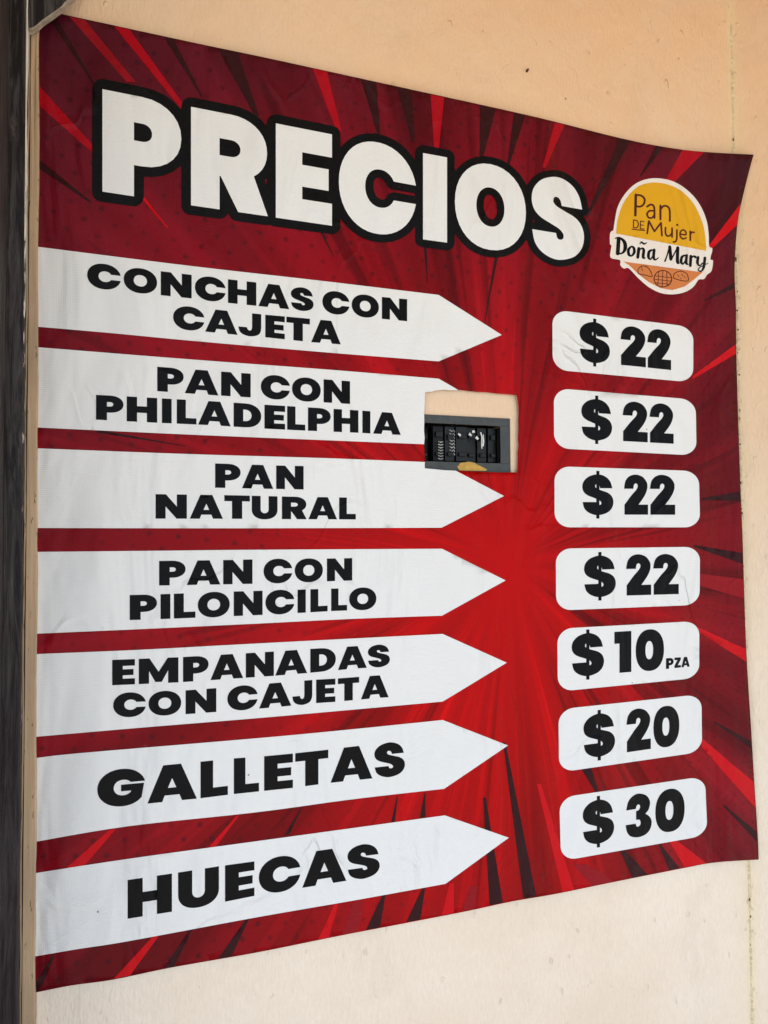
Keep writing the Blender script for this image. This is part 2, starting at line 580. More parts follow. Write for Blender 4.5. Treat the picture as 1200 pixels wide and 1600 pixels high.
sw_.location = (CORNER_X, 0, 0)
sw_.rotation_euler = (0, 0, -SPLAY)
bm = bmesh.new()
box(bm, -2.4, 2.6, -1.75, 0.16, 2.60, 2.70)
struct(bm_obj('added_shade_roof', bm, TINT_ROOF))  # unseen roof, added to shade the wall and warm its upper part

# cracked filler run down the inner corner
bm = bmesh.new()
rr = random.Random(11)
prev = None
for k in range(420):
    z = 0.7 + k * 0.0042
    on = 0.5 + 0.5 * math.sin(z * 41) * math.sin(z * 13.7 + 1) + rr.uniform(-0.35, 0.35)
    w = 0.0009 + 0.0018 * max(0.0, on)
    h = 0.0007 + 0.0011 * max(0.0, on)
    jx = rr.uniform(-0.0004, 0.0004)
    ring = [bm.verts.new((CORNER_X - w + jx, -0.0001, z)), bm.verts.new((CORNER_X - w * 0.3 + jx, -h, z)),
            bm.verts.new((CORNER_X + w * 0.7 + jx, -h - w * 0.5, z)), bm.verts.new((CORNER_X + w * 1.1, -w * 0.66, z))]
    if prev:
        for q in range(3):
            bm.faces.new((prev[q], prev[q + 1], ring[q + 1], ring[q]))
    prev = ring
FILL = plain('yellowed_filler', (0.82, 0.67, 0.43), 0.7, 0.3, 0.45, 180)
struct(bm_obj('corner_filler', bm, FILL))
bm = bmesh.new()
for k in range(34):
    z = 0.86 + k * 0.042 + rr.uniform(-0.018, 0.018)
    x = CORNER_X + rr.uniform(-0.0022, 0.0014)
    m = Matrix.Translation((x, -0.0016, z)) @ Matrix.Diagonal((1.0, 0.5, rr.uniform(0.8, 2.6), 1))
    bmesh.ops.create_icosphere(bm, subdivisions=1, radius=rr.uniform(0.0008, 0.0019), matrix=m)
pits = bm_obj('corner_pits', bm, plain('dark_pit', (0.13, 0.085, 0.035), 0.8, 0.2, 0.4, 400))
pits['kind'] = 'structure'

# ------------------------------------------------------------------ black post with its corner plate
PY = -0.034
post_x1 = W(35.5, 800, PY).x
post_x0 = W(-40, 800, PY).x
post = thing('door_post', 'worn black painted metal post with chipped pale edge, along the left of the sign', 'post', (post_x0, -0.02, 0))
o3 = Vector(post.location)
bm = bmesh.new()
box(bm, W(5, 800, PY).x, post_x1 - 0.0012, PY, 0.0 - 0.0005, 0.0, 2.58, 0.0012)
bm_obj('post_body', bm, PAINT, post, o3)
bm = bmesh.new()
box(bm, post_x0, W(5, 800, PY).x - 0.0015, PY - 0.012, -0.0005, 0.0, 2.58, 0.002)
bm_obj('flange', bm, PAINT, post, o3)
bm = bmesh.new()
lx = W(-22, 800, -0.20).x
box(bm, lx - 0.035, lx, -0.20, -0.0005, 0.0, 2.58, 0.002)
bm_obj('side_shade_blocker', bm, PAINT, post, o3)  # unseen blocker, added to darken the left side of the banner
bm = bmesh.new()
# chipped edge strip on the side face, its rim a little uneven
zs = np.linspace(0.6, 2.6, 160)
prev = None
for z in zs:
    w = 0.0016 + 0.0007 * math.sin(z * 37) * math.sin(z * 11.3) + 0.0004 * random.uniform(-1, 1)
    w = max(w, 0.0008)
    ring = [bm.verts.new((post_x1 - 0.0012, PY + 0.0008, z)), bm.verts.new((post_x1 - 0.0012 + w, PY + 0.0006 + 0.0006 * random.random(), z)),
            bm.verts.new((post_x1 - 0.0012 + w, -0.0215, z)), bm.verts.new((post_x1 - 0.0012, -0.0215, z))]
    if prev:
        for k in range(4):
            bm.faces.new((prev[k], prev[(k + 1) % 4], ring[(k + 1) % 4], ring[k]))
    prev = ring
bm_obj('chipped_edge', bm, CHIP, post, o3)

def slab(pts, y0, y1, parent, origin, mat, name, bevel=0.0):
    """a plate whose outline was measured on the photo, standing between depths y0 and y1"""
    bm = bmesh.new()
    a = [bm.verts.new(W(p[0], p[1], y0)) for p in pts]
    b = [bm.verts.new(Vector((v.co.x, y1, v.co.z))) for v in a]
    bm.faces.new(a)
    bm.faces.new(b[::-1])
    for k in range(len(a)):
        bm.faces.new((a[k], b[k], b[(k + 1) % len(a)], a[(k + 1) % len(a)]))
    if bevel:
        es = [e for e in bm.edges if e.verts[0] in a and e.verts[1] in a]
        bmesh.ops.bevel(bm, geom=es, offset=bevel, segments=2, affect='EDGES', profile=0.5)
    return bm_obj(name, bm, mat, parent, origin)

slab([(44.5, -60), (150, -60), (116, -8), (101, 3), (97, 9), (82, 20), (66, 31), (57, 39), (50, 43), (45, 44)], -0.030, -0.022, post, o3, PAINT, 'corner_plate', 0.0008)
slab([(116, -8), (101, 3), (97, 9), (82, 20), (66, 31), (57, 39), (50, 43), (45, 44), (44, 47), (51, 46.5), (60, 40.5), (69, 32.5), (84.5, 22), (98.5, 11.5), (104, 4.5), (117.5, -5.5)],
     -0.0302, -0.020, post, o3, plain('pale_chipped_rim', (0.46, 0.38, 0.28), 0.6, 0.3, 0.5, 150), 'plate_rim')

# ------------------------------------------------------------------ weathered battens between the post and the sign
jamb = thing('wooden_trim', 'narrow weathered tan wooden trim between black post and red sign', 'trim', (W(45, 800).x, -0.01, 0))
oj = Vector(jamb.location)
def batten(name, p0, p1, y0, z0, z1, mat, seed):
    rr = random.Random(seed)
    x0, x1 = p0, p1
    bm = bmesh.new()
    prev = None
    n = 150
    for k in range(n + 1):
        z = z0 + (z1 - z0) * k / n
        w = 0.0005 * math.sin(z * 23 + seed) + 0.00035 * rr.uniform(-1, 1) - (0.0046 * (z - 1.5) if seed == 5 else 0.0)   # the outer batten is cut a little out of plumb
        ch = 0.0012 + 0.0006 * rr.random()
        prof = [(x0, -0.0005), (x0, y0), (x1 - ch + w, y0), (x1 + w, y0 + ch), (x1 + w, -0.0005)]
        ring = [bm.verts.new((a, b, z)) for a, b in prof]
        if prev:
            for q in range(5):
                bm.faces.new((prev[q], prev[(q + 1) % 5], ring[(q + 1) % 5], ring[q]))
        prev = ring
    return bm_obj(name, bm, mat, jamb, oj)
xa = post_x1 + 0.0008
batten('batten', xa, W(39.5, 800, -0.0205).x, -0.0205, 0.0, 2.58, WOOD_GREY, 3)
batten('batten', W(39.5, 800, -0.0205).x + 0.0012, W(58.5, 800, -0.0155).x, -0.0155, 0.0, 2.58, WOOD, 5)

# ------------------------------------------------------------------ breaker panel seen through the hole
panel = thing('breaker_panel', 'grey electrical panel with black breakers behind the hole cut in the sign', 'electrical panel', (W(730, 742).x, 0.0, W(730, 742).z))
op = Vector(panel.location)
fx0, fx1 = W(640, 690).x, W(796.5, 690).x
fz0, fz1 = W(730, 748).z, W(730, 651).z
ix0, ix1 = W(650, 690).x, W(781, 690).x
iz0, iz1 = W(725, 722.5).z, W(725, 663.5).z
FY = -0.0020
for (a, b, c, d) in ((fx0, fx1, iz1, fz1), (fx0, fx1, fz0, iz0), (ix1, fx1, iz0, iz1), (fx0, ix0, iz0, iz1)):
    bm = bmesh.new()
    box(bm, a, b, FY, 0.0, c, d) if False else box(bm, a, b, FY, 0.012 if False else -0.0003, c, d, 0.0006)
    bm_obj('frame_rail', bm, GREY, panel, op)
bm = bmesh.new()
box(bm, RX0 + 0.001, RX1 - 0.001, 0.050, 0.058, RZ0 + 0.001, RZ1 - 0.001)
bm_obj('back_plate', bm, DARK, panel, op)
divs = [650, 664, 681, 698.7, 715.2, 733.6, 750.5, 766.5, 780.5, 794]
for k, (a, b) in enumerate(zip(divs, divs[1:])):
    x0, x1 = W(a, 690).x + 0.0009, W(b, 690).x - 0.0009
    fy = 0.008 + (0.012 if k < 2 else 0.0) + 0.0022 * ((k * 3) % 4)
    bm = bmesh.new()
    box(bm, x0, x1, fy, 0.048, iz0 + 0.002, iz1 - 0.002, 0.0008)
    br = bm_obj('breaker', bm, DARK2 if k > 2 else DARK, panel, op)
    zm = (iz0 + iz1) / 2
    for zc, h in ((zm + 0.010 + 0.002 * (k % 3), 0.008), (zm - 0.016, 0.006)):
        bm = bmesh.new()
        box(bm, x0 + 0.003, x1 - 0.003, fy - 0.005, fy + 0.0005, zc - h / 2, zc + h / 2, 0.001)
        bm_obj('toggle', bm, DARK2, br, op)

def wall_stroke(name, paths, width, y, mat, parent, origin):
    """thin painted marks on a flat face at depth y"""
    bm = bmesh.new()
    for k, path in enumerate(paths):
        yy = y - 0.00012 * k
        pts = [W(p[0], p[1], yy) for p in path]
        L, R = [], []
        for i, p in enumerate(pts):
            d = (pts[min(i + 1, len(pts) - 1)] - pts[max(i - 1, 0)]).normalized()
            nrm = Vector((-d.z, 0, d.x)) * width * (0.5 + 0.2 * random.uniform(-1, 1))
            L.append(bm.verts.new(p + nrm))
            R.append(bm.verts.new(p - nrm))
        for i in range(len(pts) - 1):
            bm.faces.new((L[i], L[i + 1], R[i + 1], R[i]))
    return bm_obj(name, bm, mat, parent, origin)
Z = lambda a, b: (630 + a / 5.455, 580 + b / 5.455)
marks = []
for yy in range(500, 700, 28):
    marks.append([Z(395, yy), Z(415, yy + 14), Z(432, yy + 2), Z(440, yy + 20)])
for yy in range(598, 750, 24):
    marks.append([Z(298, yy), Z(320, yy + 8), Z(342, yy + 2)])
wall_stroke('handwriting', marks, 0.0013, 0.0062, plain('faded_marker', (0.42, 0.42, 0.39), 0.6, 0.3, 0.5, 300), panel, op)
wall_stroke('paint_mark', [[Z(660, 520), Z(672, 560), Z(668, 610), Z(672, 660)], [Z(683, 540), Z(684, 600), Z(680, 640)]], 0.0024, 0.0005, MARK, panel, op)
wall_stroke('paint_mark', [[Z(470, 532), Z(490, 550)], [Z(562, 532), Z(584, 550)], [Z(620, 560), Z(640, 580)], [Z(596, 505), Z(602, 525)]], 0.0036, 0.0002, MARK, panel, op)
slab([Z(*p) for p in [(488, 782), (560, 771), (600, 778), (640, 800), (688, 822), (716, 840), (700, 850), (480, 846), (462, 815)]], FY - 0.0006, FY - 0.0001, panel, op, OCHRE, 'paint_patch')

# ------------------------------------------------------------------ the printed banner
banner = thing('price_banner', 'red vinyl banner headed PRECIOS with white arrows and price boxes, hung on cream wall', 'sign', ORIGIN)
TOP = [(46, 11.5), (92, 21), (300, 66), (410, 89), (600, 130.5), (825, 180), (970, 216), (1050, 231.5), (1110, 238), (1177.5, 241.5)]
BOTTOM = [(1185.5, 1343), (1117, 1347.7), (1067, 1356.7), (967, 1376.5), (867, 1397), (800, 1408.5), (733, 1423), (633, 1442.5),
          (533, 1461.7), (400, 1488.5), (266.7, 1512), (176.7, 1530.7), (110, 1540), (55, 1551), (44, 1552.5)]
outline = catmull(TOP, 5)[:-1] + catmull(RIGHT_EDGE, 4)[:-1] + catmull(BOTTOM, 5)
hole = catmull([Z(190, 182), Z(240, 172), Z(350, 160), Z(480, 162), Z(700, 182), Z(958, 206)], 3)[:-1] + \
       catmull([Z(962, 207), Z(976, 290), Z(979, 500), Z(977, 700), Z(969, 862)], 3)[:-1] + \
       catmull([Z(966, 866), Z(820, 862), Z(460, 850), Z(192, 830)], 3)[:-1] + \
       catmull([Z(188, 828), Z(182, 700), Z(178, 500), Z(182, 300), Z(190, 182)], 3)[:-1]
hj = random.Random(4)
hole = [(x + hj.uniform(-0.7, 0.7), y + hj.uniform(-0.7, 0.7)) for x, y in hole]
sheet = printed('vinyl_sheet', [[outline, hole]], 'sheet', RED, banner)
sheet.data.materials.append(EDGE_WHITE)
md = sheet.modifiers.new('thickness', 'SOLIDIFY')
md.thickness = 0.0007
md.offset = -1
md.material_offset_rim = 1
md.material_offset = 0

# --- printed beams of the sunburst: wide end (two points) and tip
def wedge(a, b, tip, w=0.25):
    """quad from a-b narrowing to tip (w = share of width left there)"""
    hx, hy = (b[0] - a[0]) * w / 2, (b[1] - a[1]) * w / 2
    return [a, b, (tip[0] + hx, tip[1] + hy), (tip[0] - hx, tip[1] - hy)]
def clip(poly):
    """pull points just inside the sheet (edge lies on y = top/bottom lines)"""
    out = []
    for x, y in poly:
        t = interp(TOP, x) + 1.0
        bpts = sorted(BOTTOM)
        b = interp(bpts, x) - 1.0
        r = interp(EDGE_BY_Y, min(max(y, 242), 1343)) - 1.0
        out.append((min(x, r), min(max(y, t), b)))
    return out
bright = [((178, 0), (202, 0), (292, 176)), ((50, 122), (50, 155), (152, 240)), ((489, 0), (511, 0), (530, 206)), ((673, 0), (694, 0), (682, 232)),
          ((867, 0), (882, 0), (850, 262)), ((1066, 0), (1100, 0), (1040, 292)), ((1170, 318), (1160, 352), (1104, 392)),
          ((1170, 538), (1170, 553), (1082, 590)), ((1190, 1014), (1190, 1034), (1090, 983)), ((1190, 1222), (1190, 1262), (1096, 1160)),
          ((1104, 1400), (1070, 1400), (1050, 1312)), ((897, 1500), (879, 1500), (842, 1225)), ((709, 1500), (690, 1500), (706, 1380)),
          ((514, 1500), (497, 1500), (526, 1412)), ((203, 1600), (178, 1600), (244, 1462)), ((128, 1357), (97, 1362), (176, 1296)),
          ((338, 1322), (326, 1324), (372, 1274)), ((218, 306), (224, 306), (262, 356))]
dim = [((108, 0), (132, 0), (205, 128)), ((560, 1500), (534, 1500), (560, 1408)),
       ((960, 1500), (925, 1500), (905, 1350)), ((740, 1500), (722, 1500), (740, 1385)), ((1190, 905), (1190, 935), (1090, 905))]
dark = [((68, 0), (84, 0), (150, 136)), ((50, 240), (50, 256), (142, 316)), ((256, 0), (271, 0), (316, 152)), ((340, 0), (372, 0), (402, 182)),
        ((564, 0), (588, 0), (592, 210)), ((620, 0), (643, 0), (646, 222)), ((750, 0), (775, 0), (752, 248)), ((803, 0), (821, 0), (794, 258)),
        ((968, 0), (986, 0), (916, 340)), ((1026, 0), (1037, 0), (1000, 276)), ((1190, 768), (1190, 783), (1096, 780)),
        ((1190, 864), (1190, 881), (1084, 853)), ((1190, 1158), (1190, 1170), (1116, 1128)), ((1190, 1300), (1190, 1316), (1130, 1258)),
        ((1012, 1500), (988, 1500), (968, 1322)), ((1062, 1500), (1046, 1500), (1030, 1318)), ((838, 1500), (818, 1500), (788, 1160)),
        ((786, 1500), (765, 1500), (757, 1246)), ((657, 1500), (635, 1500), (662, 1388)), ((665, 1277), (656, 1278), (664, 1239)),
        ((594, 1500), (572, 1500), (600, 1398)), ((617, 1284), (611, 1285), (621, 1244)), ((362, 1600), (341, 1600), (388, 1434)),
        ((452, 1304), (444, 1306), (472, 1261)), ((272, 1600), (256, 1600), (300, 1450)), ((62, 1600), (46, 1600), (84, 1492)),
        ((662, 386), (667, 386), (668, 442)), ((773, 402), (778, 402), (757, 506)), ((499, 360), (503, 360), (522, 402)),
        ((151, 671), (151, 676), (290, 697)), ((923, 1198), (908, 1201), (935, 1242)), ((1170, 442), (1170, 450), (1100, 470))]
def ray_part(name, rays, layer, mat, w):
    for a, b, t in rays:
        printed(name, [[clip(wedge(a, b, t, w))]], layer, DEEP_RAY if mat is BRIGHT_RAY and (t[1] < 300 or b[0] < 60) else mat, banner)
ray_part('printed_beam', dim, 'ray', MID_RAY, 0.6)
ray_part('printed_beam', bright, 'ray', BRIGHT_RAY, 0.35)
ray_part('printed_beam', dark, 'ray2', DARK_RAY, 0.2)

# --- lettering -------------------------------------------------------------
def ell(cx, cy, rx, ry, a0=0, a1=360, n=36, e=2.0):
    out = []
    for k in range(n + 1):
        a = math.radians(a0 + (a1 - a0) * k / n)
        c, s = math.cos(a), math.sin(a)
        out.append((cx + rx * math.copysign(abs(c) ** (2 / e), c), cy + ry * math.copysign(abs(s) ** (2 / e), s)))
    return out[:-1] if abs(a1 - a0) == 360 else out
def smooth(spec):
    """spec: list of (x, y) smooth points, (x, y, 1) corners; closed outline starting at a corner"""
    pts = spec + [spec[0]]
    out, run = [], [pts[0][:2]]
    for p in pts[1:]:
        run.append(p[:2])
        if len(p) > 2:
            if len(run) > 2:
                out += catmull(run, 6)[:-1]
            else:
                out.append(run[0])
            run = [p[:2]]
    return out
def C(*a):
    return (*a, 1)
def arc_y(cx, cy, rx, ry, y, e):
    """angle at which a superellipse passes height y on its right side"""
    s = (y - cy) / ry
    return math.degrees(math.asin(math.copysign(abs(s) ** (e / 2), s)))

G = {}
G['I'] = [[[(0, 0), (1, 0), (1, 1), (0, 1)]]]
G['L'] = [[[(0, 0), (1, 0), (1, .25), (.46, .25), (.46, 1), (0, 1)]]]
G['E'] = [[[(0, 0), (1, 0), (1, .24), (.47, .24), (.47, .375), (.94, .375), (.94, .61), (.47, .61), (.47, .745), (1, .745), (1, 1), (0, 1)]]]
G['H'] = [[[(0, 0), (.34, 0), (.34, .37), (.66, .37), (.66, 0), (1, 0), (1, 1), (.66, 1), (.66, .63), (.34, .63), (.34, 1), (0, 1)]]]
G['T'] = [[[(.3, 0), (.7, 0), (.7, .75), (1, .75), (1, 1), (0, 1), (0, .75), (.3, .75)]]]
G['N'] = [[[(0, 0), (.32, 0), (.32, .50), (.67, 0), (1, 0), (1, 1), (.68, 1), (.68, .50), (.33, 1), (0, 1)]]]
G['M'] = [[[(0, 0), (.26, 0), (.26, .50), (.42, .05), (.58, .05), (.74, .50), (.74, 0), (1, 0), (1, 1), (.73, 1), (.5, .46), (.27, 1), (0, 1)]]]
G['A'] = [[[(0, 0), (.30, 0), (.35, .17), (.65, .17), (.70, 0), (1, 0), (.68, 1), (.32, 1)], [(.415, .37), (.585, .37), (.5, .63)]]]
G['Z'] = [[[(0, 0), (1, 0), (1, .24), (.52, .24), (1, .78), (1, 1), (0, 1), (0, .76), (.48, .76), (0, .22)]]]
G['O'] = [[ell(.5, .5, .5, .516, e=2.12), ell(.5, .5, .198, .235, e=2.1)]]
G['0'] = [[ell(.5, .5, .5, .515, e=2.25), ell(.48, .5, .135, .225, e=2.3)]]
G['1'] = [[[(.30, 0), (1, 0), (1, 1), (0, 1), (0, .71), (.30, .71)]]]
def bowl(x0, y0, x1, y1, n=14, e=2.15):
    """right half of an ellipse from (x0,y1) over (x1,mid) to (x0,y0)"""
    return ell(x0, (y0 + y1) / 2, x1 - x0, (y1 - y0) / 2, 90, -90, n, e)
G['P'] = [[[(0, 0), (0, 1)] + bowl(.50, .31, 1, 1) + [(.40, .31), (.40, 0)], [(.40, .555), (.40, .735)] + bowl(.50, .555, .63, .735)]]
G['R'] = [[[(0, 0), (0, 1)] + ell(.52, .665, .48, .335, 90, -52, 14, 2.15) + [(1.01, 0), (.62, 0), (.39, .345), (.375, .345), (.375, 0)],
           [(.375, .56), (.375, .735)] + bowl(.52, .56, .65, .735)]]
G['D'] = [[[(0, 0), (0, 1)] + bowl(.42, 0, 1, 1) + [], [(.35, .26), (.35, .74)] + bowl(.42, .26, .65, .74)]]
G['U'] = [[[(0, 1), (0, .42)] + ell(.5, .40, .5, .416, 180, 360, 20, 2.2) + [(1, .42), (1, 1), (.655, 1)] + ell(.5, .42, .155, .17, 0, -180, 12, 2.1) + [(.345, 1)]]]
G['J'] = [[smooth([C(.6, 1), C(1, 1), C(1, .42), (.97, .22), (.84, .06), (.52, -.016), (.2, .05), (.05, .18), C(0, .37), C(.38, .37), (.41, .28), (.49, .235), (.575, .28), C(.6, .42)])]]
def cg(outer_a, outer_b):
    pass
_o = (.51, .5, .51, .516); _i = (.545, .5, .20, .215)
a_hi, a_lo = arc_y(*_o, .607, 2.1), arc_y(*_o, .393, 2.1)
i_hi, i_lo = arc_y(*_i, .607, 2.1), arc_y(*_i, .393, 2.1)
G['C'] = [[ell(*_o, a_hi, 360 + a_lo, 40, 2.1) + ell(*_i, 360 + i_lo, i_hi, 26, 2.1)]]
a_g = arc_y(*_o, .20, 2.1)
i_g = arc_y(*_i, .36, 2.1)
_gh = arc_y(*_o, .635, 2.1); _gi = arc_y(*_i, .635, 2.1)
G['G'] = [[ell(*_o, _gh, 360 + a_g, 40, 2.1) + [(.985, .58), (.50, .58), (.50, .40), (.715, .40)] + ell(*_i, 360 + i_g, _gi, 26, 2.1)]]
S_ = [C(.965, .665), (.90, .83), (.75, .955), (.50, 1.015), (.22, .96), (.05, .84), (.0, .70), (.045, .57), (.17, .485), (.36, .425), (.52, .375), (.60, .32),
      (.605, .265), (.55, .24), (.49, .255), C(.465, .315), C(.01, .315), (.07, .15), (.24, .035), (.50, -.015), (.79, .045), (.95, .165), (1.0, .32),
      (.95, .46), (.82, .55), (.63, .605), (.48, .65), (.415, .70), (.43, .755), (.49, .765), (.545, .735), C(.575, .665)]
G['S'] = [[smooth(S_)]]
G['$'] = [[smooth(S_)], [[(.45, -.10), (.55, -.10), (.55, 1.10), (.45, 1.10)]]]
G['2'] = [[smooth([C(0, .655), (.06, .85), (.22, .97), (.48, 1.015), (.76, .96), (.93, .83), (.965, .70), (.91, .56), (.79, .42), C(.60, .255), C(.99, .255), C(.99, 0),
                   C(.02, 0), C(.02, .25), (.29, .475), (.49, .62), (.56, .70), (.55, .765), (.48, .79), (.41, .755), C(.385, .655)])]]
G['3'] = [[smooth([C(.02, .66), (.1, .86), (.27, .975), (.5, 1.015), (.78, .95), (.92, .82), (.93, .70), (.87, .59), C(.76, .515), (.93, .42), (1, .29), (.94, .13), (.76, .02), (.48, -.015),
                   (.2, .03), (.05, .15), C(0, .315), C(.38, .315), (.42, .25), (.48, .235), (.56, .27), (.57, .34), (.52, .395), C(.40, .40), C(.40, .61),
                   (.50, .625), (.55, .68), (.54, .735), (.48, .76), (.42, .73), C(.385, .66)])]]

def glyph_shapes(ch, x0, x1, top, bot):
    out = []
    for s in G[ch]:
        ns = []
        for c in s:
            q = []
            for (u, v) in dense(c, 0.34):
                x = x0 + (x1 - x0) * u
                yt, yb = interp(top, x), interp(bot, x)
                q.append((x, yb + (yt - yb) * v))
            ns.append(q)
        out.append(ns)
    return out

def line_shapes(chars, ext, top, bot):
    sh = []
    for ch, (a, b) in zip(chars, ext):
        sh += glyph_shapes(ch, a, b, top, bot)
    return sh

# --- title
TT = [(160, 139.3), (298, 166.7), (431, 192.7), (518.7, 210), (661, 239), (698.5, 246), (766, 258.5), (865, 277.5)]
TB = [(160, 299.3), (209, 306.7), (298, 320.7), (417, 337.7), (431, 340), (518.7, 352.7), (661, 374), (699, 379.2), (777, 390), (882, 405.5)]
title_ext = [(160, 283.3), (298.5, 417.3), (431, 518.7), (529.5, 648.5), (661, 698.5), (710.8, 821.7), (830.8, 912.5)]
title = [(ch, glyph_shapes(ch, a, b, TT, TB)) for ch, (a, b) in zip('PRECIOS', title_ext)]

def grown_outline():
    """black keyline: the letters grown by a round offset, as one film"""
    st = 2.0
    X = np.arange(134, 944, st)
    Y = np.arange(112, 430, st)
    gx, gy = np.meshgrid(X, Y)
    dist = np.full(gx.shape, 1e9)
    ins = np.zeros(gx.shape, bool)
    for ch, shapes in title:
        for s in shapes:
            cnt = np.zeros(gx.shape, int)
            for c in s:
                n = len(c)
                for i in range(n):
                    ax, ay = c[i]
                    bx, by = c[(i + 1) % n]
                    dx, dy = bx - ax, by - ay
                    L = dx * dx + dy * dy
                    if L == 0:
                        continue
                    t = np.clip(((gx - ax) * dx + (gy - ay) * dy) / L, 0, 1)
                    dist = np.minimum(dist, np.hypot(gx - ax - t * dx, gy - ay - t * dy))
                    if ay != by:
                        cr = ((ay > gy) != (by > gy)) & (gx < (bx - ax) * (gy - ay) / (by - ay) + ax)
                        cnt += cr
            ins |= (cnt % 2 == 1)
    sd = np.where(ins, -dist, dist)
    rad = 16.0 - (gx - 160) / 750 * 5.6
    val = sd - rad                                        # < 0 inside
    index, verts, faces = {}, [], []
    def vid(key, x, y):
        if key not in index:
            index[key] = len(verts)
            verts.append(P(x, y, LAYER['plate']))
        return index[key]
    ny, nx = val.shape
    for j in range(ny - 1):
        for i in range(nx - 1):
            cs = [(j, i), (j, i + 1), (j + 1, i + 1), (j + 1, i)]
            vs = [val[c] for c in cs]
            if all(q >= 0 for q in vs):
                continue
            poly = []
            for k in range(4):
                a, b = cs[k], cs[(k + 1) % 4]
                va, vb = vs[k], vs[(k + 1) % 4]
                if va < 0:
                    poly.append(vid(a, X[a[1]], Y[a[0]]))
                if (va < 0) != (vb < 0):
                    t = va / (va - vb)
                    key = (min(a, b), max(a, b))
                    poly.append(vid(key, X[a[1]] + (X[b[1]] - X[a[1]]) * t, Y[a[0]] + (Y[b[0]] - Y[a[0]]) * t))
            if len(poly) >= 3:
                faces.append(poly[::-1])
    return mesh_obj('title_outline', verts, faces, OUTLINE, banner, ORIGIN)
keyline = grown_outline()
for ch, shapes in title:
    printed('title_letter', shapes, 'ink', WHITE, keyline)

# --- arrows
arrows = [
    ([(50, 384.3), (58.7, 385.5), (300, 415.8), (500, 438.5), (685.4, 460.8)], (784, 523.3), [(685.4, 564.6), (500, 549.8), (300, 532.5), (180, 521), (58.7, 510.5), (50, 509.8)]),
    ([(50, 542), (58.7, 542.5), (300, 561.7), (500, 576.5), (685.4, 591.7)], (785.5, 649), [(685.4, 695), (500, 687.5), (300, 679.2), (58.7, 668), (50, 667.7)]),
    ([(50, 700.2), (58.7, 700.5), (300, 709.6), (500, 715.5), (688, 722.8)], (787.5, 775), [(690, 824.5), (500, 825.2), (300, 825.5), (58.7, 825), (50, 825)]),
    ([(50, 862.4), (58.7, 862.3), (250, 860.5), (400, 859), (690.6, 857.4)], (790, 906.9), [(690.6, 962), (550, 967), (400, 974.5), (220, 983), (58.7, 990), (50, 990.3)]),
    ([(50, 1022.3), (58.7, 1021.9), (220, 1015.2), (400, 1005.5), (691.7, 990.5)], (791.8, 1035.5), [(691.7, 1096.2), (550, 1109), (400, 1122.3), (220, 1137), (58.7, 1151), (50, 1151.6)]),
    ([(50, 1185), (58.7, 1184), (130, 1176.3), (400, 1153.6), (550, 1139.5), (691.7, 1125)], (793.7, 1164.8), [(694, 1232.5), (550, 1249), (400, 1269.3), (200, 1291), (57, 1315), (50, 1316)]),
    ([(50, 1364.8), (57, 1364), (200, 1342), (400, 1314.5), (550, 1294), (695, 1274)], (795, 1309), [(696, 1381), (550, 1407.5), (400, 1433.5), (200, 1470.7), (123, 1482.7), (57, 1494), (50, 1495)]),
]
Q = []
def q(text, ext, tb):
    Q.append((text, ext, [(x, t) for x, t, b in tb if t is not None], [(x, b) for x, t, b in tb if b is not None]))
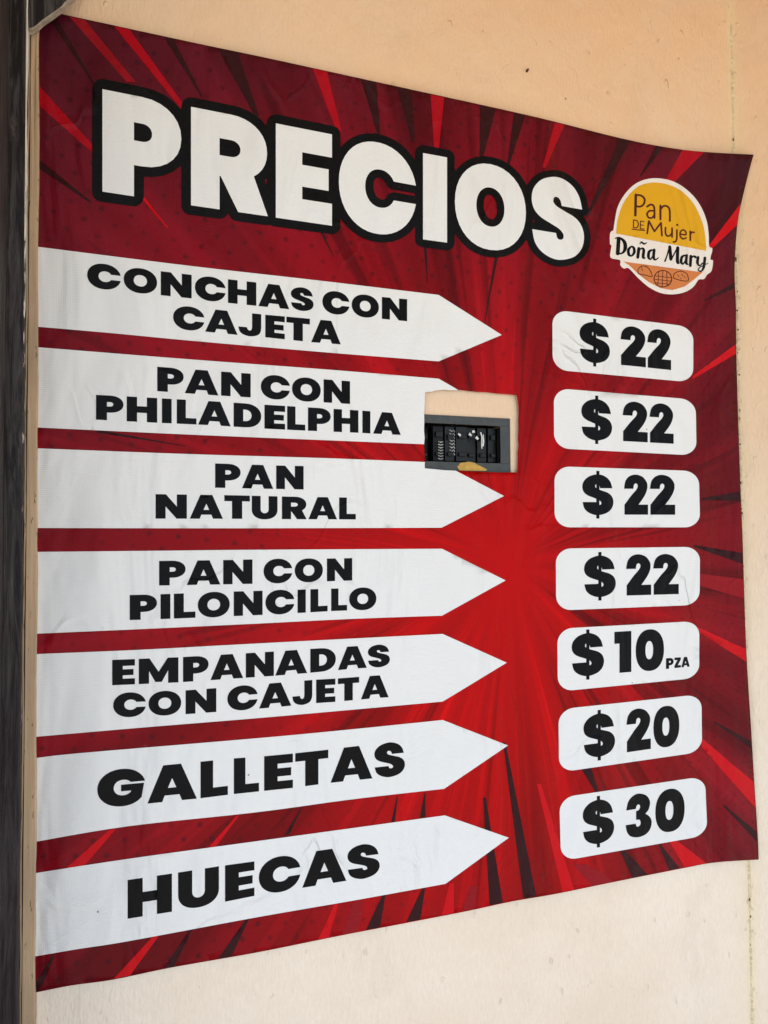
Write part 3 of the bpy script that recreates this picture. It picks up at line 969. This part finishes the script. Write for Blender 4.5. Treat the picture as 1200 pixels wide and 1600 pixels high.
words = [
    [('CONCHASCON', [(136.2, 188), (193.2, 245.5), (251.2, 299.5), (304.5, 352), (356.2, 400.5), (403.7, 452), (454.5, 490), (503.7, 545.5), (549.5, 592), (596.7, 636.2)],
      [(136, 409.7, 448.5), (251, 423.7, 461.2), (299.5, 429.5, 466.3), (356, 436.2, 473.2), (596.7, 464, 498.2), (636, 467.5, 501.9)]),
     ('CAJETA', [(270.5, 318.7), (320.5, 371.2), (372.5, 408.2), (414.5, 445), (447.5, 484.2), (486.2, 532.5)],
      [(270, 477, 513), (337, 483.7, None), (320, None, 518), (371, None, 523.2), (414.5, 491.7, 527), (484, 498, None), (486, None, 534.5), (509, 500.5, None), (532, None, 538)])],
    [('PANCON', [(245.7, 287), (288.7, 341.2), (345.5, 391.7), (407.5, 452.5), (456.2, 501.2), (505.7, 547)],
      [(245.7, 573, 611.2), (345.5, 580.5, 618.2), (391.7, 583.9, 620.9), (505.7, 592.6, 628.7), (547, 595.7, 631.2)]),
     ('PHILADELPHIA', [(150, 193), (198, 245.7), (253, 268.2), (276.2, 307), (309.5, 360.5), (365, 408.2), (413.2, 445.5), (448.7, 477), (481.2, 516.7), (521.2, 560), (566.2, 578.7), (583, 626.2)],
      [(150, 617, 655.7), (198, 619.3, 658.2), (253, 622.5, 660.9), (335, 627.2, 664.6), (413, 632.3, 669.7), (481, 636.5, 673), (560, 641.2, 676.2), (605, 644.5, 678.6), (626, 646, 679.5)])],
    [('PAN', [(336.1, 376), (378.1, 427), (431.5, 474.4)], [(336, 724.1, 762), (431, 727.3, 764), (474, 728.2, 764.8)]),
     ('NATURAL', [(243.1, 292), (296.5, 348.4), (350.5, 390.4), (393.4, 433.6), (440.5, 478.6), (481.9, 526.6), (529.9, 556)],
      [(243, 772.1, 810.3), (370, 774, 810.6), (450, 776, 811.2), (556, 777.6, 811.6)])],
    [('PANCON', [(248.6, 290), (291.8, 344.3), (348.7, 394.5), (411.8, 456.1), (460.5, 504.5), (510.8, 550.4)],
      [(248, 876.5, 914.9), (348, 875.2, 913.1), (394, 874.1, 912.2), (510, 872.8, 908.3), (550, 872.1, 907)]),
     ('PILONCILLO', [(202.7, 245.3), (250.8, 266.2), (271.7, 305.4), (309, 359), (365.2, 410.3), (414.7, 459.4), (464.9, 477.8), (485, 511.9), (517.4, 542.3), (545.6, 588.1)],
      [(202, 929.8, 968.9), (251, 928.5, 967.4), (365, 924.3, 962.7), (410, 923, 960.8), (465, 921.4, 957.9), (517, 919.8, 954.8), (588, 918, 952)])],
    [('EMPANADAS', [(175.2, 210.8), (216.8, 278.8), (286, 326), (328.8, 380), (384, 428), (430, 480), (484.8, 524.8), (528, 573.2), (574.8, 609.2)],
      [(175, 1031.2, 1070.8), (279, 1027, 1066.2), (384, 1020.8, 1059), (428, 1018, 1056), (485, 1014, 1051.2), (550, 1010, 1045), (609, 1006.8, 1041)]),
     ('CONCAJETA', [(176.8, 227.2), (232, 283.2), (290, 338), (355.2, 402), (404.8, 455.2), (456.8, 488), (494, 524), (528, 561.2), (564, 607.2)],
      [(177, 1083.5, 1121), (290, 1078.8, 1116), (338, 1075.2, 1112.4), (430, 1067.2, 1105.2), (494, 1062, 1098.6), (524, 1060.4, 1096.6), (585, 1055.8, 1091), (607, 1054, 1089.4)])],
    [('GALLETAS', [(152, 226.3), (230.3, 307.6), (313.3, 356.1), (365.4, 404.7), (412.7, 457.7), (461.3, 513), (516.5, 581.9), (585, 632.7)],
      [(152, 1206.2, 1262.2), (230, 1198.5, 1255.7), (313, 1190.2, 1247.3), (365, 1185, 1240.8), (412, 1181.8, 1235.8), (457, 1177.5, 1231.2), (513, 1171.4, 1223.5), (548, 1166.8, 1219.8), (632, 1158.5, 1211)])],
    [('HUECAS', [(199.4, 268.7), (278.3, 342.1), (351.6, 397.5), (404.4, 468.6), (472.3, 541.2), (543, 593.3)],
      [(199, 1375.2, 1435.7), (269, 1364.9, 1424.4), (342, 1353.6, 1411), (397, 1346, 1399.9), (472, 1333, 1387.3), (541, 1323, 1376.3), (593, 1317.3, 1368.5)])],
]
reading = ['CONCHAS CON CAJETA', 'PAN CON PHILADELPHIA', 'PAN NATURAL', 'PAN CON PILONCILLO', 'EMPANADAS CON CAJETA', 'GALLETAS', 'HUECAS']
for k, (t, tip, b) in enumerate(arrows):
    tp = catmull(t, 5)
    bt = catmull(b, 5)
    shape = [tp + [tip] + bt]
    if k in (1, 2):
        # cut the film where the hole is: clip against the hole's straight bounds
        poly = shape[0]
        v, tris = tessellate([[dense(poly, 12)], ], 12)
        # re-tessellate with the hole's outline as a constraint
        hs = dense(hole, 12)
        pts = [Vector(p) for p in dense(poly, 12)]
        n0 = len(pts)
        edges = [(i, (i + 1) % n0) for i in range(n0)]
        pts += [Vector(p) for p in hs]
        edges += [(n0 + i, n0 + (i + 1) % len(hs)) for i in range(len(hs))]
        pp = dense(poly, 12)
        gx = 60
        while gx < 800:
            gy = 540
            while gy < 840:
                if inside(pp, gx, gy) and not inside(hs, gx, gy):
                    pts.append(Vector((gx, gy)))
                gy += 12
            gx += 12
        vv, ee, ff, *_ = delaunay_2d_cdt(pts, edges, [], 0, 1e-4)
        verts = [P(p[0], p[1], LAYER['plate']) for p in vv]
        faces = []
        for f3 in ff:
            cx = sum(vv[i][0] for i in f3) / 3
            cy = sum(vv[i][1] for i in f3) / 3
            if inside(pp, cx, cy) and not inside(hs, cx, cy):
                n = (verts[f3[1]] - verts[f3[0]]).cross(verts[f3[2]] - verts[f3[0]])
                faces.append(tuple(f3) if n.y < 0 else tuple(f3[::-1]))
        ar = mesh_obj('arrow_panel', verts, faces, WHITE, banner, ORIGIN)
    else:
        ar = printed('arrow_panel', [shape], 'plate', WHITE, banner)
    ar['label'] = 'white arrow reading ' + reading[k]
    for (chars, ext, tb) in words[k]:
        top = sorted((x, tt) for x, tt, bb in tb if tt is not None)
        bot = sorted((x, bb) for x, tt, bb in tb if bb is not None)
        printed('lettering', line_shapes(chars, ext, top, bot), 'ink', BLACK, ar)

# --- price boxes
def rounded(tl, tr, br, bl, rx=24, ry=22):
    """quad with rounded corners; radii given in picture units"""
    w = ((tr[0] - tl[0]) + (br[0] - bl[0])) / 2
    h = ((bl[1] - tl[1]) + (br[1] - tr[1])) / 2
    a, b = rx / w, ry / h
    uv = []
    for (cx, cy, s) in ((1 - a, 1 - b, 0), (a, 1 - b, 90), (a, b, 180), (1 - a, b, 270)):
        for k in range(9):
            t = math.radians(s + k * 90 / 8)
            uv.append((cx + a * math.cos(t), cy + b * math.sin(t)))
    out = []
    for u, v in uv:
        x = (tl[0] * (1 - u) + tr[0] * u) * (1 - v) + (bl[0] * (1 - u) + br[0] * u) * v
        y = (tl[1] * (1 - u) + tr[1] * u) * (1 - v) + (bl[1] * (1 - u) + br[1] * u) * v
        out.append((x, y))
    return out
plates = [((863, 483.5), (1083.5, 511.2), (1083, 597.6), (863.5, 577.5)), ((865.3, 606.3), (1087, 624.5), (1088.4, 711.8), (865.8, 700.3)),
          ((866.3, 728.4), (1092, 736.1), (1094, 824), (866.6, 823.9)), ((868.4, 857.2), (1093.8, 854.3), (1093, 945), (869, 954)),
          ((870.8, 982.4), (1092.7, 970.2), (1092.5, 1059), (871.5, 1080.7)), ((872.5, 1108.4), (1096, 1084.6), (1097, 1174.7), (873.5, 1207)),
          ((873.8, 1246.4), (1101.5, 1212.7), (1105.5, 1305), (876.5, 1345.6))]
prices = [
    [('$22', [(905.6, 953), (969.6, 1009.6), (1011.4, 1049)], [(906, 501.5, 564.3), (990, 511.2, 572), (1049, 517.5, 578.3)])],
    [('$22', [(908.4, 956.4), (972.9, 1012.5), (1014.9, 1053)], [(908, 622.8, 686.3), (990, 628.5, 690), (1053, 632.6, 693.4)])],
    [('$22', [(909.9, 958.5), (975, 1013), (1015.5, 1055.4)], [(910, 741.8, 804), (1055, 743, 804.3)])],
    [('$22', [(912.6, 962.2), (978.4, 1017.9), (1020.6, 1061)], [(912, 870, 933), (978, 867.2, 930.6), (1061, 866.3, 928.2)])],
    [('$10', [(893.3, 943.8), (960, 986.5), (993.3, 1037.5)], [(893, 991.8, 1057.5), (960, 987.3, 1052), (1037, 983, 1045.6)]),
     ('PZA', [(1040.6, 1052.7), (1053.9, 1063.8), (1064.6, 1077.7)], [(1040, 1028.7, 1045.4), (1078, 1026, 1041.4)])],
    [('$20', [(911.7, 961), (978.8, 1017.3), (1021, 1061.5)], [(912, 1119.3, 1185), (978, 1110, 1175.8), (1061, 1102, 1163.6)])],
    [('$30', [(910.6, 959.6), (977.7, 1018.3), (1024, 1069.8)], [(910, 1254.3, 1321.6), (998, 1241, 1307), (1047, 1233.5, 1298.8), (1070, 1230.5, 1295.5)])],
]
said = ['$ 22'] * 4 + ['$ 10 PZA', '$ 20', '$ 30']
for k, pl in enumerate(plates):
    pb = printed('price_box', [[rounded(*pl)]], 'plate', WHITE, banner)
    if k > 3:
        pb['label'] = 'white price box reading ' + said[k]
    for (chars, ext, tb) in prices[k]:
        printed('lettering', line_shapes(chars, ext, [(x, t) for x, t, b in tb], [(x, b) for x, t, b in tb]), 'ink', BLACK, pb)

# --- the bakery's emblem
LZ = lambda p: (920 + p[0] / 4.286, 250 + p[1] / 4.286)
def stroke(path, w, n=5, curve=True):
    """a pen line of width w (or list of widths) as overlapping shapes"""
    if curve and len(path) > 2:
        m = len(path)
        ws = w if isinstance(w, (list, tuple)) else [w] * m
        wv = []
        for i in range(m - 1):
            wv += [ws[i] + (ws[i + 1] - ws[i]) * k / n for k in range(n)]
        wv.append(ws[-1])
        path = catmull(path, n)
    else:
        wv = list(w) if isinstance(w, (list, tuple)) else [w] * len(path)
    sh = []
    for i in range(len(path) - 1):
        (ax, ay), (bx, by) = path[i], path[i + 1]
        L = math.hypot(bx - ax, by - ay) or 1
        nx, ny = -(by - ay) / L, (bx - ax) / L
        a, b = wv[i] / 2, wv[i + 1] / 2
        sh.append([[(ax + nx * a, ay + ny * a), (bx + nx * b, by + ny * b), (bx - nx * b, by - ny * b), (ax - nx * a, ay - ny * a)]])
    for (x, y), ww in zip(path, wv):
        sh.append([ell(x, y, ww / 2, ww / 2, n=7)])
    return [[[LZ(p) for p in c] for c in s] for s in sh]
def sw(path, w, curve=True):
    return stroke(path, [x * SW for x in w] if isinstance(w, list) else w * SW, curve=curve)
def poly_l(pts, curve=True):
    return [[LZ(p) for p in (catmull(pts, 4) if curve else pts)]]

rim = [(165, 470), (175, 400), (195, 310), (240, 230), (300, 168), (370, 133), (450, 122), (540, 135), (620, 172), (700, 240), (755, 320), (790, 410), (803, 500), (806, 576),
       (826, 590), (826, 612), (818, 640), (816, 668), (832, 675), (822, 742), (792, 768), (772, 797), (735, 802), (700, 850), (640, 886), (560, 900), (480, 890), (400, 850),
       (330, 790), (268, 726), (235, 727), (211, 704), (208, 670), (145, 652), (152, 575), (142, 562), (143, 490)]
logo = printed('emblem', [poly_l(rim + rim[:1])], 'plate', CREAM_FILM, banner, 6)
logo['label'] = 'round bakery emblem reading Pan DE Mujer Doña Mary'
printed('emblem_dome', [poly_l([(183, 492), (192, 410), (218, 320), (262, 242), (330, 178), (405, 153), (480, 153), (560, 175), (632, 217), (700, 290), (744, 375), (772, 460), (784, 560), (786, 600), (784, 608)]) ], 'ink', YELLOW, logo, 6)
printed('emblem_base', [poly_l([(232, 680), (762, 752), (705, 800), (640, 848), (560, 871), (480, 858), (400, 816), (330, 762), (272, 706)], False)], 'ink', ORANGE, logo, 6)
t = []
t += stroke([(315, 232), (312, 370)], 17)
t += stroke([(315, 234), (350, 238), (374, 262), (368, 295), (343, 312), (314, 308)], 13)
t += stroke([(390, 312), (418, 298), (438, 318), (440, 388)], 13)
t += stroke([(438, 342), (408, 340), (390, 362), (402, 386), (424, 386), (440, 366)], 12)
t += stroke([(480, 305), (480, 398)], 14, curve=False)
t += stroke([(480, 330), (502, 308), (528, 312), (542, 338), (543, 408)], 13)
t += stroke([(300, 402), (299, 452)], 7, curve=False) + stroke([(300, 402), (322, 406), (332, 430), (322, 453), (299, 452)], 7)
for a in ([(346, 409), (345, 460)], [(346, 409), (370, 413)], [(346, 434), (367, 437)], [(345, 460), (371, 463)], [(290, 463), (375, 473)]):
    t += stroke(a, 6.5, curve=False)
t += stroke([(391, 492), (402, 408), (440, 478), (484, 420), (490, 507)], 12, curve=False)
t += stroke([(514, 452), (514, 492), (528, 510), (550, 500), (558, 480)], 11) + stroke([(558, 456), (558, 516)], 12, curve=False)
t += stroke([(590, 468), (589, 528), (578, 548), (566, 548)], 11) + stroke([(592, 433), (593, 436)], 14, curve=False)
t += stroke([(616, 496), (650, 500), (648, 478), (630, 468), (613, 484), (613, 510), (630, 528), (652, 521)], 10)
t += stroke([(680, 478), (680, 538)], 12, curve=False) + stroke([(680, 502), (690, 484), (706, 485)], 11)
printed('emblem_lettering', t, 'ink2', MAROON, logo, 6)
t = []
SW = 1.3
t += sw([(200, 530), (194, 626)], 20, curve=False)
t += sw([(178, 525), (205, 520), (238, 548), (244, 590), (226, 622), (184, 630)], [6, 8, 18, 20, 10, 6])
t += sw([(286, 578), (266, 600), (268, 632), (286, 642), (304, 620), (302, 590), (286, 578)], [8, 15, 15, 8, 15, 14, 8])
t += sw([(335, 592), (328, 652)], 16, curve=False) + sw([(334, 612), (352, 592), (368, 602), (364, 650), (378, 656)], [6, 8, 15, 15, 6])
t += sw([(342, 562), (354, 550), (370, 562), (388, 553)], [4, 9, 9, 4])
t += sw([(425, 602), (404, 615), (400, 650), (414, 664), (430, 640)], [8, 15, 15, 8, 6]) + sw([(438, 602), (434, 652), (446, 668), (468, 654)], [15, 15, 8, 4])
t += sw([(510, 678), (524, 640), (540, 582)], [9, 7, 8]) + sw([(542, 582), (550, 664)], 17, curve=False)
t += sw([(552, 668), (592, 590)], 7, curve=False) + sw([(596, 588), (594, 680), (606, 690)], [17, 17, 6])
t += sw([(644, 638), (624, 650), (618, 682), (632, 696), (648, 672)], [8, 14, 15, 8, 6]) + sw([(656, 638), (652, 688), (666, 700)], [14, 15, 5])
t += sw([(684, 644), (680, 708)], 15, curve=False) + sw([(684, 664), (700, 644), (714, 650)], [6, 8, 14])
t += sw([(732, 652), (728, 688), (742, 708), (762, 690)], [15, 15, 8, 6])
t += sw([(778, 656), (770, 716), (754, 744), (734, 738), (748, 716), (798, 692)], [15, 14, 8, 7, 5, 4])
printed('emblem_lettering', t, 'ink', BLACK, logo, 6)
t = []
t += stroke([(332, 762), (330, 735), (350, 712), (382, 712), (408, 735), (424, 780), (385, 772), (332, 762)], 5)
t += stroke([(352, 716), (360, 742)], 4, curve=False)
t += [[[LZ(p) for p in ell(496, 795, 62, 58, n=30)], [LZ(p) for p in ell(496, 795, 56, 52, n=30)]]]
for a in ([(470, 745), (462, 842)], [(496, 740), (492, 850)], [(522, 745), (524, 842)], [(440, 775), (552, 788)], [(436, 798), (556, 812)], [(446, 822), (545, 832)]):
    t += stroke(a, 4, curve=False)
t += stroke([(566, 790), (575, 760), (610, 745), (650, 756), (666, 785), (662, 810), (610, 805), (566, 790)], 5)
for a in ([(595, 770), (605, 780)], [(622, 765), (630, 775)], [(640, 778), (646, 786)], [(612, 790), (620, 796)]):
    t += stroke(a, 4, curve=False)
printed('emblem_drawing', t, 'ink2', MAROON, logo, 6)

# ------------------------------------------------------------------ small things on the wall
nail = thing('wall_nail', 'small rusty nail stub in the cream wall above the sign', 'nail', W(824, 110))
bm = bmesh.new()
bmesh.ops.create_cone(bm, cap_ends=True, segments=10, radius1=0.0022, radius2=0.0016, depth=0.006, matrix=Matrix.Translation(W(824, 110, -0.002)) @ Matrix.Rotation(math.radians(80), 4, 'X'))
bm_obj('nail_head', bm, plain('rust', (0.10, 0.05, 0.025), 0.7, 0.3, 0.4, 300), nail, Vector(nail.location))
